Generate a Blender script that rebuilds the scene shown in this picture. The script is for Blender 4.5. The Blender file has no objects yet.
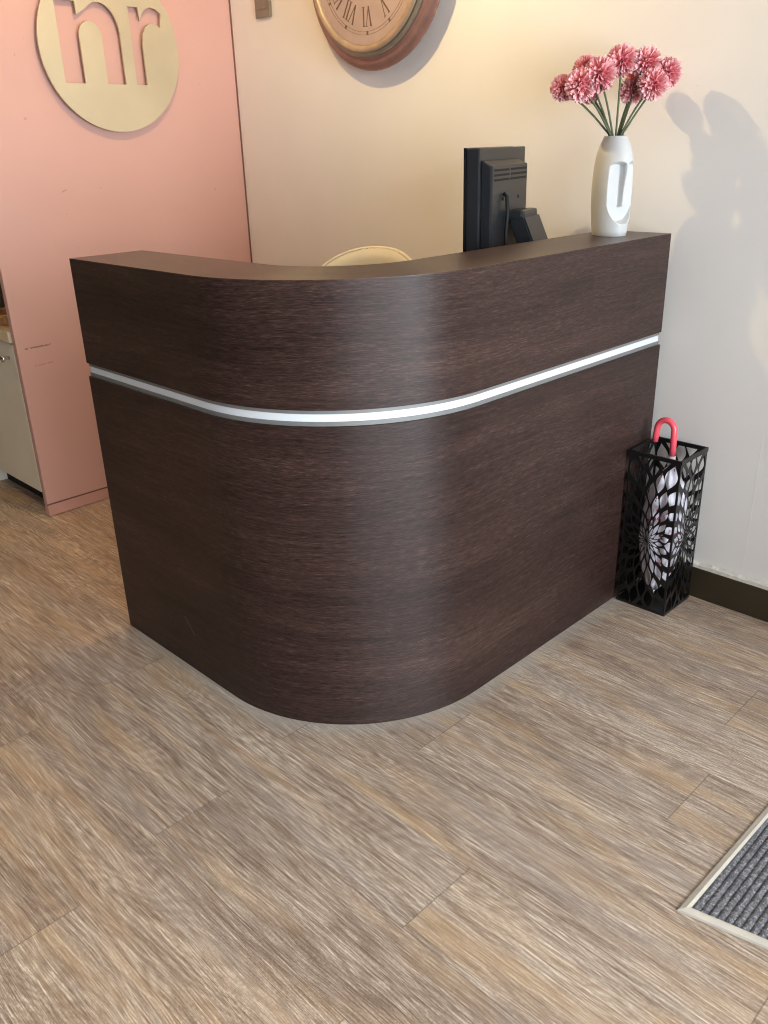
import bpy, bmesh, math, random
from mathutils import Vector, Matrix
random.seed(7)
PI = math.pi
D = bpy.data
COL = bpy.context.scene.collection
sc = bpy.context.scene

# ------------------------------------------------------------------ helpers
def link(name, me, mat=None, parent=None, loc=None, smooth=False):
    o = D.objects.new(name, me); COL.objects.link(o)
    if mat is not None:
        me.materials.clear(); me.materials.append(mat)
    if parent is not None: o.parent = parent
    if loc is not None: o.location = loc
    if smooth:
        for p in me.polygons: p.use_smooth = True
    return o

def obj(name, bm, mat, parent=None, loc=None, smooth=False, recalc=True):
    if recalc: bmesh.ops.recalc_face_normals(bm, faces=bm.faces)
    me = D.meshes.new(name); bm.to_mesh(me); bm.free()
    return link(name, me, mat, parent, loc, smooth)

def tag(o, label, cat, group=None):
    o['label'] = label; o['category'] = cat
    if group: o['group'] = group
    return o

def thing(name, label, cat, loc=(0, 0, 0), rz=0, group=None):
    o = D.objects.new(name, None); COL.objects.link(o)
    o.empty_display_size = .05
    o.location = loc; o.rotation_euler = (0, 0, rz)
    return tag(o, label, cat, group)

def struct(o):
    o['kind'] = 'structure'; return o

def box(bm, x0, x1, y0, y1, z0, z1, bev=0, M=None):
    r = bmesh.ops.create_cube(bm, size=1)
    vs = r['verts']
    for v in vs:
        v.co = Vector(((x0 + x1) / 2 + v.co.x * (x1 - x0), (y0 + y1) / 2 + v.co.y * (y1 - y0), (z0 + z1) / 2 + v.co.z * (z1 - z0)))
    if bev:
        es = list({e for v in vs for e in v.link_edges})
        r2 = bmesh.ops.bevel(bm, geom=es, offset=bev, segments=2, profile=.6, affect='EDGES')
        vs = list({v for f in r2['faces'] for v in f.verts} | {v for v in vs if v.is_valid})
    if M is not None:
        for v in vs: v.co = M @ v.co
    return vs

def nb(): return bmesh.new()

def boxo(name, dims, mat, parent=None, bev=0, M=None):
    bm = nb(); box(bm, *dims, bev=bev, M=M); return obj(name, bm, mat, parent)

def tube(bm, pts, rad, n=10, cap=True):
    pts = [Vector(p) for p in pts]
    rads = rad if isinstance(rad, (list, tuple)) else [rad] * len(pts)
    rings = []; up = None
    for i, p in enumerate(pts):
        t = (pts[min(i + 1, len(pts) - 1)] - pts[max(i - 1, 0)]).normalized()
        if up is None:
            up = Vector((0, 0, 1)) if abs(t.z) < .9 else Vector((1, 0, 0))
        a = (up - t * up.dot(t)).normalized(); up = a; b = t.cross(a)
        rings.append([bm.verts.new(p + (a * math.cos(2 * PI * k / n) + b * math.sin(2 * PI * k / n)) * rads[i]) for k in range(n)])
    for r0, r1 in zip(rings, rings[1:]):
        for k in range(n):
            bm.faces.new((r0[k], r0[(k + 1) % n], r1[(k + 1) % n], r1[k]))
    if cap:
        bm.faces.new(rings[0][::-1]); bm.faces.new(rings[-1])
    return rings

def lathe(bm, prof, n=48, M=None, close=False):
    # prof: (radius, height) pairs, spun about local Z
    rings = []
    for r, h in prof:
        if r < 1e-6: rings.append([bm.verts.new((0, 0, h))])
        else: rings.append([bm.verts.new((r * math.cos(2 * PI * k / n), r * math.sin(2 * PI * k / n), h)) for k in range(n)])
    for a, b in zip(rings, rings[1:]):
        for k in range(n):
            k2 = (k + 1) % n
            if len(a) == 1 and len(b) == 1: continue
            if len(a) == 1: bm.faces.new((a[0], b[k], b[k2]))
            elif len(b) == 1: bm.faces.new((a[k], b[0], a[k2]))
            else: bm.faces.new((a[k], b[k], b[k2], a[k2]))
    if M is not None:
        for ring in rings:
            for v in ring: v.co = M @ v.co

def cut_plate(name, outlines, thick, mat, M, parent=None, bevel=0):
    """a flat plate in local XY with holes, made by filling 2D curves"""
    cu = D.curves.new(name + '_outline', 'CURVE'); cu.dimensions = '2D'; cu.fill_mode = 'BOTH'
    cu.extrude = thick / 2; cu.bevel_depth = bevel
    for pts in outlines:
        s = cu.splines.new('POLY'); s.points.add(len(pts) - 1); s.use_cyclic_u = True
        for q, (x, y) in zip(s.points, pts): q.co = (x, y, 0, 1)
    tmp = D.objects.new(name + '_tmp', cu); COL.objects.link(tmp)
    dg = bpy.context.evaluated_depsgraph_get()
    me = D.meshes.new_from_object(tmp.evaluated_get(dg))
    me.name = name
    D.objects.remove(tmp); D.curves.remove(cu)
    me.transform(M)
    return link(name, me, mat, parent)

# ------------------------------------------------------------------ materials
def mat_new(name):
    m = D.materials.new(name); m.use_nodes = True
    nt = m.node_tree; nt.nodes.clear()
    out = nt.nodes.new('ShaderNodeOutputMaterial'); b = nt.nodes.new('ShaderNodeBsdfPrincipled')
    nt.links.new(b.outputs[0], out.inputs[0])
    return m, nt, b, out

def srgb(r, g, b):
    f = lambda c: (c / 255 / 12.92) if c / 255 <= .04045 else ((c / 255 + .055) / 1.055) ** 2.4
    return (f(r), f(g), f(b), 1)

class N:
    def __init__(s, nt): s.nt = nt
    def node(s, t, **k):
        n = s.nt.nodes.new(t)
        for a, v in k.items(): setattr(n, a, v)
        return n
    def link(s, a, b): s.nt.links.new(a, b)
    def math(s, op, a, b=None, c=None, clamp=False):
        n = s.node('ShaderNodeMath', operation=op); n.use_clamp = clamp
        for i, v in enumerate((a, b, c)):
            if v is None: continue
            if isinstance(v, (int, float)): n.inputs[i].default_value = v
            else: s.link(v, n.inputs[i])
        return n.outputs[0]
    def comb(s, x, y, z):
        n = s.node('ShaderNodeCombineXYZ')
        for i, v in enumerate((x, y, z)):
            if isinstance(v, (int, float)): n.inputs[i].default_value = v
            else: s.link(v, n.inputs[i])
        return n.outputs[0]
    def sep(s, v):
        n = s.node('ShaderNodeSeparateXYZ'); s.link(v, n.inputs[0]); return n.outputs
    def noise(s, vec, scale=1, detail=2, rough=.5, dist=0):
        n = s.node('ShaderNodeTexNoise'); s.link(vec, n.inputs['Vector'])
        n.inputs['Scale'].default_value = scale; n.inputs['Detail'].default_value = detail
        n.inputs['Roughness'].default_value = rough; n.inputs['Distortion'].default_value = dist
        return n.outputs['Fac']
    def ramp(s, f, stops):
        n = s.node('ShaderNodeValToRGB'); e = n.color_ramp.elements
        while len(e) > 1: e.remove(e[-1])
        e[0].position = stops[0][0]; e[0].color = stops[0][1]
        for p, c in stops[1:]:
            k = e.new(p); k.color = c
        s.link(f, n.inputs[0]); return n.outputs[0]
    def mix(s, f, a, b, mode='MIX'):
        n = s.node('ShaderNodeMix', data_type='RGBA', blend_type=mode)
        for sock, v in ((n.inputs[0], f), (n.inputs[6], a), (n.inputs[7], b)):
            if isinstance(v, (int, float)): sock.default_value = v
            elif isinstance(v, tuple): sock.default_value = v
            else: s.link(v, sock)
        return n.outputs[2]
    def bump(s, h, strength=.2, dist=.002):
        n = s.node('ShaderNodeBump'); n.inputs['Strength'].default_value = strength; n.inputs['Distance'].default_value = dist
        s.link(h, n.inputs['Height']); return n.outputs[0]
    def coord(s, which='Object'):
        return s.node('ShaderNodeTexCoord').outputs[which]

def plain(name, rgb, rough=.5, metal=0, var=.06, scale=30, bump=0.0, spec=.5, coat=0, trans=0):
    m, nt, b, out = mat_new(name); n = N(nt)
    c = n.coord(); f = n.noise(c, scale, 3)
    base = srgb(*rgb)
    lo = tuple(x * (1 - var) for x in base[:3]) + (1,); hi = tuple(min(1, x * (1 + var)) for x in base[:3]) + (1,)
    n.link(n.ramp(f, [(.3, lo), (.7, hi)]), b.inputs['Base Color'])
    b.inputs['Roughness'].default_value = rough; b.inputs['Metallic'].default_value = metal
    b.inputs['Specular IOR Level'].default_value = spec
    if coat: b.inputs['Coat Weight'].default_value = coat
    if bump: n.link(n.bump(f, bump, .001), b.inputs['Normal'])
    return m

def wall_paint(name, rgb, scuffs=(), rough=.6, axis=1):
    """painted plaster; scuffs are thin marks ((a0,a1),z0,slope,width,strength) on the wall"""
    m, nt, b, out = mat_new(name); n = N(nt)
    c = n.coord(); base = srgb(*rgb)
    f = n.noise(c, 1.3, 4, .6)
    col = n.ramp(f, [(.25, tuple(x * .955 for x in base[:3]) + (1,)), (.75, tuple(min(1, x * 1.03) for x in base[:3]) + (1,))])
    spot = n.math('GREATER_THAN', n.noise(c, 38, 1), .80)
    col = n.mix(n.math('MULTIPLY', spot, .25), col, srgb(120, 95, 75))
    xyz = n.sep(c)
    for (a0, a1), z0, sl, w, st in scuffs:
        a = xyz[axis]
        d = n.math('ABSOLUTE', n.math('SUBTRACT', xyz[2], n.math('MULTIPLY_ADD', n.math('SUBTRACT', a, a0), sl, z0)))
        mk = n.math('LESS_THAN', d, w)
        mk = n.math('MULTIPLY', mk, n.math('GREATER_THAN', a, a0)); mk = n.math('MULTIPLY', mk, n.math('LESS_THAN', a, a1))
        mk = n.math('MULTIPLY', mk, n.math('GREATER_THAN', n.noise(c, 90, 2), .42))
        col = n.mix(n.math('MULTIPLY', mk, st), col, srgb(95, 60, 50))
    n.link(col, b.inputs['Base Color']); b.inputs['Roughness'].default_value = rough
    n.link(n.bump(n.noise(c, 260, 2), .08, .001), b.inputs['Normal'])
    return m

def floor_material():
    m, nt, b, out = mat_new('limed_plank_floor'); n = N(nt)
    c = n.coord(); x, y, z = n.sep(c)
    W, LEN = .21, 1.22
    yy = n.math('DIVIDE', n.math('ADD', y, 1.447 + W * 40), W)
    row = n.math('FLOOR', yy); fy = n.math('FRACT', yy)
    wn = n.node('ShaderNodeTexWhiteNoise', noise_dimensions='1D'); n.link(row, wn.inputs['W'])
    off = n.math('MULTIPLY_ADD', n.math('SUBTRACT', 39, row), .581, .098)
    off = n.math('MULTIPLY_ADD', n.math('GREATER_THAN', row, 40.5), .288, off)
    off = n.math('MULTIPLY', n.math('FRACT', n.math('DIVIDE', n.math('ADD', off, 122), LEN)), LEN)
    # the row in front of the desk has its joint at x = 0.402
    xx = n.math('DIVIDE', n.math('ADD', n.math('ADD', x, off), 30), LEN)
    pl = n.math('FLOOR', xx); fx = n.math('FRACT', xx)
    wn2 = n.node('ShaderNodeTexWhiteNoise', noise_dimensions='2D'); n.link(n.comb(row, pl, 0), wn2.inputs['Vector'])
    r = wn2.outputs['Value']; rx, ry, rz = n.sep(wn2.outputs['Color'])
    px = n.math('ADD', x, n.math('MULTIPLY', rx, 37)); py = n.math('ADD', y, n.math('MULTIPLY', ry, 23))
    # slow wobble bends the grain
    wob = n.noise(n.comb(n.math('MULTIPLY', px, 2.2), n.math('MULTIPLY', py, 7), r), 1, 2, .5)
    wob2 = n.math('MULTIPLY', n.math('SUBTRACT', wob, .5), .035)
    gy = n.math('ADD', py, wob2)
    fine = n.noise(n.comb(n.math('MULTIPLY', px, 14), n.math('MULTIPLY', gy, 340), r), 1, 3, .75)
    mid = n.noise(n.comb(n.math('MULTIPLY', px, 4.2), n.math('MULTIPLY', gy, 120), r), 1, 4, .68)
    patch = n.noise(n.comb(n.math('MULTIPLY', px, 2.6), n.math('MULTIPLY', gy, 11), r), 1, 3, .6)
    # cathedral rings: contour lines of a long smooth field
    fld = n.noise(n.comb(n.math('MULTIPLY', px, 1.6), n.math('MULTIPLY', py, 6.5), r), 1, 1, .4)
    rings = n.math('SINE', n.math('MULTIPLY', fld, 190))
    speck = n.noise(n.comb(n.math('MULTIPLY', px, 150), n.math('MULTIPLY', py, 330), 0), 1, 2, .6)
    hair = n.noise(n.comb(n.math('MULTIPLY', px, 6), n.math('MULTIPLY', gy, 200), 5.5), 1, 2, .6)
    hair = n.math('POWER', n.math('SUBTRACT', 1, n.math('ABSOLUTE', n.math('MULTIPLY', n.math('SUBTRACT', hair, .5), 7)), clamp=True), 2)
    v = n.math('MULTIPLY', mid, .48)
    v = n.math('ADD', v, n.math('MULTIPLY', fine, .95))
    v = n.math('ADD', v, n.math('MULTIPLY', patch, .32))
    v = n.math('ADD', v, n.math('MULTIPLY', rings, .035))
    v = n.math('ADD', v, n.math('MULTIPLY', speck, .46))
    v = n.math('ADD', v, n.math('MULTIPLY', r, .07))
    v = n.math('ADD', v, n.math('MULTIPLY', hair, .15))
    v = n.math('SUBTRACT', v, .70)
    col = n.ramp(v, [(.24, srgb(118, 96, 80)), (.40, srgb(148, 127, 110)), (.52, srgb(172, 151, 133)), (.64, srgb(200, 181, 162)), (.82, srgb(246, 232, 212))])
    warm = n.noise(n.comb(n.math('MULTIPLY', px, 1.9), n.math('MULTIPLY', gy, 14), 3.3), 1, 2, .5)
    col = n.mix(n.math('MULTIPLY', n.math('SUBTRACT', warm, .5, clamp=True), 1.9), col, srgb(206, 170, 126))
    cool = n.noise(n.comb(n.math('MULTIPLY', px, 1.5), n.math('MULTIPLY', gy, 10), 9.1), 1, 2, .5)
    col = n.mix(n.math('MULTIPLY', n.math('SUBTRACT', cool, .5, clamp=True), 1.6), col, srgb(166, 156, 150))
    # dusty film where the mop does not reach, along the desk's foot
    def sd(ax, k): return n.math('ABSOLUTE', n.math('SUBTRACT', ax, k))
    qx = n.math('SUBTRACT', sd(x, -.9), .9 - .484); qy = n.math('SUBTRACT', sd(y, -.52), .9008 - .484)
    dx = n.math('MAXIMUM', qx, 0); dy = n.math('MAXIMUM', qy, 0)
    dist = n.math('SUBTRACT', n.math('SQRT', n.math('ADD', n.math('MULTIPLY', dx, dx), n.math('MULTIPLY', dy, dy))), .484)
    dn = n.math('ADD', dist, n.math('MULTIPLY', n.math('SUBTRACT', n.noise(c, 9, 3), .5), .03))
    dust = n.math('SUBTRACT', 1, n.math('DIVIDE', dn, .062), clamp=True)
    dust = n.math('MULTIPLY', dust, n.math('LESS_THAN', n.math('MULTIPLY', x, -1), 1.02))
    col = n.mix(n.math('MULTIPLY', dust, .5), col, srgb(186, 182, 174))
    # seams
    ey = n.math('MINIMUM', fy, n.math('SUBTRACT', 1, fy)); ex = n.math('MINIMUM', fx, n.math('SUBTRACT', 1, fx))
    seam = n.math('MAXIMUM', n.math('LESS_THAN', ey, .004), n.math('LESS_THAN', ex, .0011))
    col = n.mix(n.math('MULTIPLY', seam, .5), col, srgb(78, 62, 50))
    n.link(col, b.inputs['Base Color'])
    n.link(n.math('MULTIPLY_ADD', fine, .2, .36), b.inputs['Roughness'])
    b.inputs['Specular IOR Level'].default_value = .45
    h = n.math('SUBTRACT', n.math('ADD', n.math('MULTIPLY', fine, .6), n.math('MULTIPLY', mid, .4)), n.math('MULTIPLY', seam, .6))
    n.link(n.bump(h, .35, .0012), b.inputs['Normal'])
    return m

def wenge(name, rough=.36, scratch=False, k=1.0):
    """dark brown laminate; grain follows the panel's unrolled length (UV in metres)"""
    m, nt, b, out = mat_new(name); n = N(nt)
    u, v, w = n.sep(n.coord('UV'))
    wob = n.math('MULTIPLY', n.math('SUBTRACT', n.noise(n.comb(n.math('MULTIPLY', u, 1.6), n.math('MULTIPLY', v, 5), 0), 1, 2), .5), .06)
    gv = n.math('ADD', v, wob)
    fine = n.noise(n.comb(n.math('MULTIPLY', u, 34), n.math('MULTIPLY', gv, 430), 0), 1, 3, .75)
    mid = n.noise(n.comb(n.math('MULTIPLY', u, 5.5), n.math('MULTIPLY', gv, 120), 4), 1, 4, .7)
    big = n.noise(n.comb(n.math('MULTIPLY', u, 1.1), n.math('MULTIPLY', gv, 9), 7), 1, 3, .6)
    t = n.math('ADD', n.math('ADD', n.math('MULTIPLY', fine, .8), n.math('MULTIPLY', mid, .4)), n.math('MULTIPLY', big, .34))
    t = n.math('SUBTRACT', t, .27)
    col = n.ramp(t, [(.28, srgb(20 * k, 12 * k, 11 * k)), (.46, srgb(46 * k, 31 * k, 27 * k)), (.60, srgb(68 * k, 49 * k, 44 * k)), (.8, srgb(104 * k, 82 * k, 74 * k))])
    if scratch:
        a = n.math('MULTIPLY_ADD', n.math('SUBTRACT', u, .362), -1.15, .176)
        d = n.math('ABSOLUTE', n.math('SUBTRACT', v, a))
        mk = n.math('MULTIPLY', n.math('LESS_THAN', d, .0016), n.math('MULTIPLY', n.math('GREATER_THAN', u, .362), n.math('LESS_THAN', u, .405)))
        col = n.mix(n.math('MULTIPLY', mk, .8), col, srgb(150, 125, 105))
    n.link(col, b.inputs['Base Color'])
    n.link(n.math('MULTIPLY_ADD', fine, .16, rough - .06), b.inputs['Roughness'])
    b.inputs['Specular IOR Level'].default_value = .36
    n.link(n.bump(n.math('ADD', n.math('MULTIPLY', fine, .6), n.math('MULTIPLY', mid, .4)), .3, .0008), b.inputs['Normal'])
    tg = n.node('ShaderNodeTangent', direction_type='UV_MAP', uv_map='UVMap'); n.link(tg.outputs[0], b.inputs['Tangent'])
    b.inputs['Anisotropic'].default_value = .65; b.inputs['Anisotropic Rotation'].default_value = .25
    return m

def brushed(name, rgb, rough=.3, axis='z', aniso=.4):
    m, nt, b, out = mat_new(name); n = N(nt)
    x, y, z = n.sep(n.coord())
    s = {'z': (400, 400, 3), 'x': (3, 400, 400), 'y': (400, 3, 400)}[axis]
    f = n.noise(n.comb(n.math('MULTIPLY', x, s[0]), n.math('MULTIPLY', y, s[1]), n.math('MULTIPLY', z, s[2])), 1, 2)
    base = srgb(*rgb)
    n.link(n.ramp(f, [(.3, tuple(q * .9 for q in base[:3]) + (1,)), (.7, base)]), b.inputs['Base Color'])
    b.inputs['Metallic'].default_value = 1
    n.link(n.math('MULTIPLY_ADD', f, .12, rough - .05), b.inputs['Roughness'])
    return m

def glass_mat(name):
    m = D.materials.new(name); m.use_nodes = True; nt = m.node_tree; nt.nodes.clear(); n = N(nt)
    out = n.node('ShaderNodeOutputMaterial'); tr = n.node('ShaderNodeBsdfTransparent'); gl = n.node('ShaderNodeBsdfGlossy')
    gl.inputs['Roughness'].default_value = .02; tr.inputs[0].default_value = (.95, .98, .97, 1)
    fr = n.node('ShaderNodeFresnel'); fr.inputs[0].default_value = 1.45
    mx = n.node('ShaderNodeMixShader'); n.link(fr.outputs[0], mx.inputs[0]); n.link(tr.outputs[0], mx.inputs[1]); n.link(gl.outputs[0], mx.inputs[2])
    n.link(mx.outputs[0], out.inputs[0]); return m

def carpet_mat():
    m, nt, b, out = mat_new('grey_ribbed_carpet'); n = N(nt)
    c = n.coord(); f = n.noise(c, 420, 3, .8); g = n.noise(c, 150, 2, .7)
    t = n.math('MULTIPLY_ADD', g, .4, n.math('MULTIPLY', f, .6))
    n.link(n.ramp(t, [(.33, srgb(58, 60, 66)), (.46, srgb(98, 98, 103)), (.56, srgb(138, 136, 138)), (.66, srgb(226, 222, 222))]), b.inputs['Base Color'])
    b.inputs['Roughness'].default_value = 1; b.inputs['Specular IOR Level'].default_value = .1
    n.link(n.bump(t, .9, .004), b.inputs['Normal'])
    return m

def canopy_mat():
    m, nt, b, out = mat_new('floral_umbrella_cloth'); n = N(nt)
    c = n.coord(); f = n.noise(c, 24, 2, .5, .6); g = n.noise(c, 46, 1)
    col = n.mix(n.math('GREATER_THAN', f, .64), srgb(232, 228, 238), srgb(214, 96, 126))
    col = n.mix(n.math('GREATER_THAN', g, .70), col, srgb(120, 60, 84))
    n.link(col, b.inputs['Base Color']); b.inputs['Roughness'].default_value = .6
    return m

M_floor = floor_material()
M_cream = wall_paint('cream_wall_paint', (240, 235, 229), rough=.55, axis=0)
M_pink = wall_paint('pink_wall_paint', (211, 166, 155), scuffs=[((-1.155, -1.045), .722, .02, .0032, .6), ((-1.13, -1.05), .648, .05, .0022, .3), ((-.89, -.87), 1.30, .4, .002, .4)], rough=.5)
M_pinktrim = plain('pink_skirting_paint', (206, 158, 146), .5, scale=6)
M_grimeshade = plain('grime_and_gap_shade', (120, 84, 74), .8)  # grime line on the pink skirting, and painted shade in the wall corner
M_white = plain('white_wall_paint', (232, 230, 224), .6, scale=2, var=.02)
M_taupe = plain('dark_taupe_wall_paint', (92, 80, 72), .7, scale=2, var=.03)
M_ceil = plain('white_ceiling_paint', (228, 226, 220), .8, scale=3, var=.02)
M_base = plain('dark_brown_skirting', (52, 44, 30), .45, scale=8, var=.15)
M_chip = plain('chipped_plaster_lip', (214, 208, 196), .8, scale=60, var=.12, bump=.4)
M_wood = wenge('wenge_laminate', .48)
M_woodlow = wenge('wenge_laminate_scratched', .48, scratch=True)
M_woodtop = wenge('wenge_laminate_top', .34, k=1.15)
M_alu = plain('satin_grey_aluminium', (132, 132, 130), .45, .3, scale=40, var=.04)
M_strip = plain('white_acrylic_strip', (228, 232, 236), .18, var=.01, scale=3, coat=.4)
M_worktop = plain('pale_grey_worktop', (206, 202, 194), .5, scale=40)
M_dark = plain('dark_recess', (20, 18, 16), .8)
M_steel = plain('satin_champagne_plate', (206, 194, 166), .40, .4, scale=3, var=.06)
M_copper = plain('brushed_copper_enamel', (156, 118, 108), .36, .35, scale=25, var=.12)
M_champ = plain('champagne_bezel', (180, 156, 132), .36, .35, scale=25, var=.1)
M_sage = plain('greyed_bezel_ring', (148, 140, 124), .4, .5, scale=25, var=.1)
M_face = plain('dusty_pink_clock_face', (172, 150, 142), .6, scale=14, var=.06)
M_ink = plain('dark_brown_ink', (104, 80, 68), .6)
M_gblack = plain('black_monitor_plastic', (34, 36, 40), .38, scale=200, var=.15, bump=.1)
M_gside = plain('glossy_black_bezel', (22, 23, 26), .22, scale=60)
M_vent = plain('vent_slot_black', (6, 6, 6), .7)
M_screen = plain('switched_off_screen', (10, 11, 13), .12)
M_chair = plain('cream_plastic_shell', (226, 214, 188), .4, scale=10, var=.02)
M_chrome = plain('chrome', (225, 225, 228), .12, 1, var=.02)
M_vase = plain('matt_white_ceramic', (208, 209, 208), .42, scale=25, var=.02)
M_petal = None
M_stem = plain('dark_green_stem', (88, 98, 70), .55, scale=80, var=.2)
M_iron = plain('black_powder_coated_steel', (18, 18, 19), .35, scale=300, var=.2, bump=.1)
M_coral = plain('coral_pink_handle_plastic', (250, 92, 108), .3, scale=20, var=.03, coat=.3)
M_ferr = plain('white_plastic_collar', (240, 232, 236), .35, var=.02)
M_canopy = canopy_mat()
M_carpet = carpet_mat()
M_matalu = plain('mat_edge_aluminium', (226, 218, 204), .36, .25, scale=30)
M_cab = plain('off_white_cabinet_laminate', (234, 229, 214), .45, scale=6, var=.02)
M_counter = plain('beige_countertop', (224, 208, 178), .4, scale=12, var=.05)
M_wicker = plain('honey_wicker', (176, 130, 82), .7, scale=60, var=.3)
M_black = plain('matt_black_leather', (20, 18, 18), .5, scale=80, var=.2, bump=.3)
M_grey = plain('taupe_grey_plastic', (134, 122, 108), .45)
M_glass = glass_mat('clear_shop_glass')
M_frame = plain('white_window_frame', (225, 226, 226), .4, var=.02)
M_lampwhite = plain('white_lamp_trim', (240, 238, 232), .4)
M_pave = plain('pale_paving', (165, 160, 152), .9, scale=8, var=.15)

def petal_mat():
    m, nt, b, out = mat_new('dusty_rose_petal'); n = N(nt)
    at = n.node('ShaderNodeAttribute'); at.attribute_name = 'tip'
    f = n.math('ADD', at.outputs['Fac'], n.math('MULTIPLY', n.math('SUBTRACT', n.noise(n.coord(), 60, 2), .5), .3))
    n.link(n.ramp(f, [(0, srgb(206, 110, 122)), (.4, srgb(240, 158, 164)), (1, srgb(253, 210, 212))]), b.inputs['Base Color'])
    b.inputs['Roughness'].default_value = .65
    b.inputs['Subsurface Weight'].default_value = .12; b.inputs['Subsurface Radius'].default_value = (.01, .004, .004)
    return m
M_petal = petal_mat()

# ------------------------------------------------------------------ room shell
H_CEIL = 2.55
XP, YP = -2.163, -1.188           # the pink wall: its plane and its free end
XR, YF, XL = 2.75, -4.6, -4.6    # shopfront wall, wall behind the viewer, far left wall
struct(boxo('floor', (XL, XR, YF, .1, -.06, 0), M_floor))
struct(boxo('ceiling', (XL, XR, YF, .1, H_CEIL, H_CEIL + .1), M_ceil))
struct(boxo('wall_back', (XL, XR, 0, .12, 0, H_CEIL), M_cream))
struct(boxo('wall_left', (XL - .1, XL, YF, .1, 0, H_CEIL), M_taupe))
struct(boxo('wall_front', (XL, XR, YF - .1, YF, 0, H_CEIL), M_taupe))
struct(boxo('wall_pink', (XP - .03, XP, YP, 0, 0, H_CEIL), M_pink, bev=.002))
struct(boxo('baseboard_pink', (XP, XP + .006, YP - .002, -.001, 0.003, .052), M_pinktrim))
struct(boxo('trim_1', (XP, XP + .0065, YP - .002, -.001, .052, .056), M_grimeshade))
struct(boxo('trim_2', (XP, XP + .005, -.005, 0, .0, H_CEIL), M_grimeshade))       # dark strip, the corner gap's shade put in as colour
bm = nb(); box(bm, XP + .01, XR, -.018, 0, 0, .108, bev=.002)
struct(obj('baseboard_back', bm, M_base))
# ragged plaster lip over the skirting
bm = nb(); rnd = random.Random(3); prev = None
x = .02
pts = []
while x < XR:
    pts.append((x, .1185 + rnd.uniform(-.002, .0035))); x += .022
top = [bm.verts.new((a, -.0145, z)) for a, z in pts]; bot = [bm.verts.new((a, -.0155, .1085)) for a, z in pts]; bk = [bm.verts.new((a, -.0005, z + .006)) for a, z in pts]
for i in range(len(pts) - 1):
    bm.faces.new((bot[i], bot[i + 1], top[i + 1], top[i])); bm.faces.new((top[i], top[i + 1], bk[i + 1], bk[i]))
struct(obj('trim_3', bm, M_chip))
# filled board joint low on the back wall
struct(boxo('trim_4', (.335, .3375, -.0003, 0, .13, .60), M_cream))

# shopfront on the right: wall pieces, window and glass door
def wallpiece(name, y0, y1, z0, z1): struct(boxo(name, (XR, XR + .15, y0, y1, z0, z1), M_white))
WY0, WY1, WZ0, WZ1 = -4.0, -1.85, .35, 2.24
DY0, DY1, DZ1 = -1.70, -.65, 2.24
wallpiece('wall_right', -.65, .1, 0, H_CEIL)
wallpiece('wall_right_header', -4.6, -.65, 2.24, H_CEIL)
wallpiece('wall_right_pier', -1.85, -1.70, 0, 2.24)
wallpiece('wall_right_sill', -4.0, -1.85, 0, .35)
wallpiece('wall_right_end', -4.6, -4.0, 0, 2.24)
def frame_obj(name, y0, y1, z0, z1, pane_name, w=.05, mull=()):
    bm = nb()
    box(bm, XR + .03, XR + .09, y0, y0 + w, z0, z1); box(bm, XR + .03, XR + .09, y1 - w, y1, z0, z1)
    box(bm, XR + .03, XR + .09, y0 + w, y1 - w, z0, z0 + w); box(bm, XR + .03, XR + .09, y0 + w, y1 - w, z1 - w, z1)
    for y in mull: box(bm, XR + .03, XR + .09, y - w / 2, y + w / 2, z0 + w, z1 - w)
    o = struct(obj(name, bm, M_frame))
    boxo(pane_name, (XR + .055, XR + .061, y0 + w, y1 - w, z0 + w, z1 - w), M_glass, o)
    return o
frame_obj('window_1', WY0, WY1, WZ0, WZ1, 'pane', mull=(-2.92,))
d = frame_obj('door_1', DY0, DY1, 0, DZ1, 'pane', w=.07)
bm = nb(); tube(bm, [(XR + .03, DY0 + .12, .9), (XR - .03, DY0 + .12, .92), (XR - .03, DY0 + .12, 1.28), (XR + .03, DY0 + .12, 1.3)], .01)
obj('door_handle', bm, M_chrome, d, smooth=True)
struct(boxo('floor_pavement', (XR + .15, XR + 5, -7, 3, -.16, -.06), M_pave))

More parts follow.
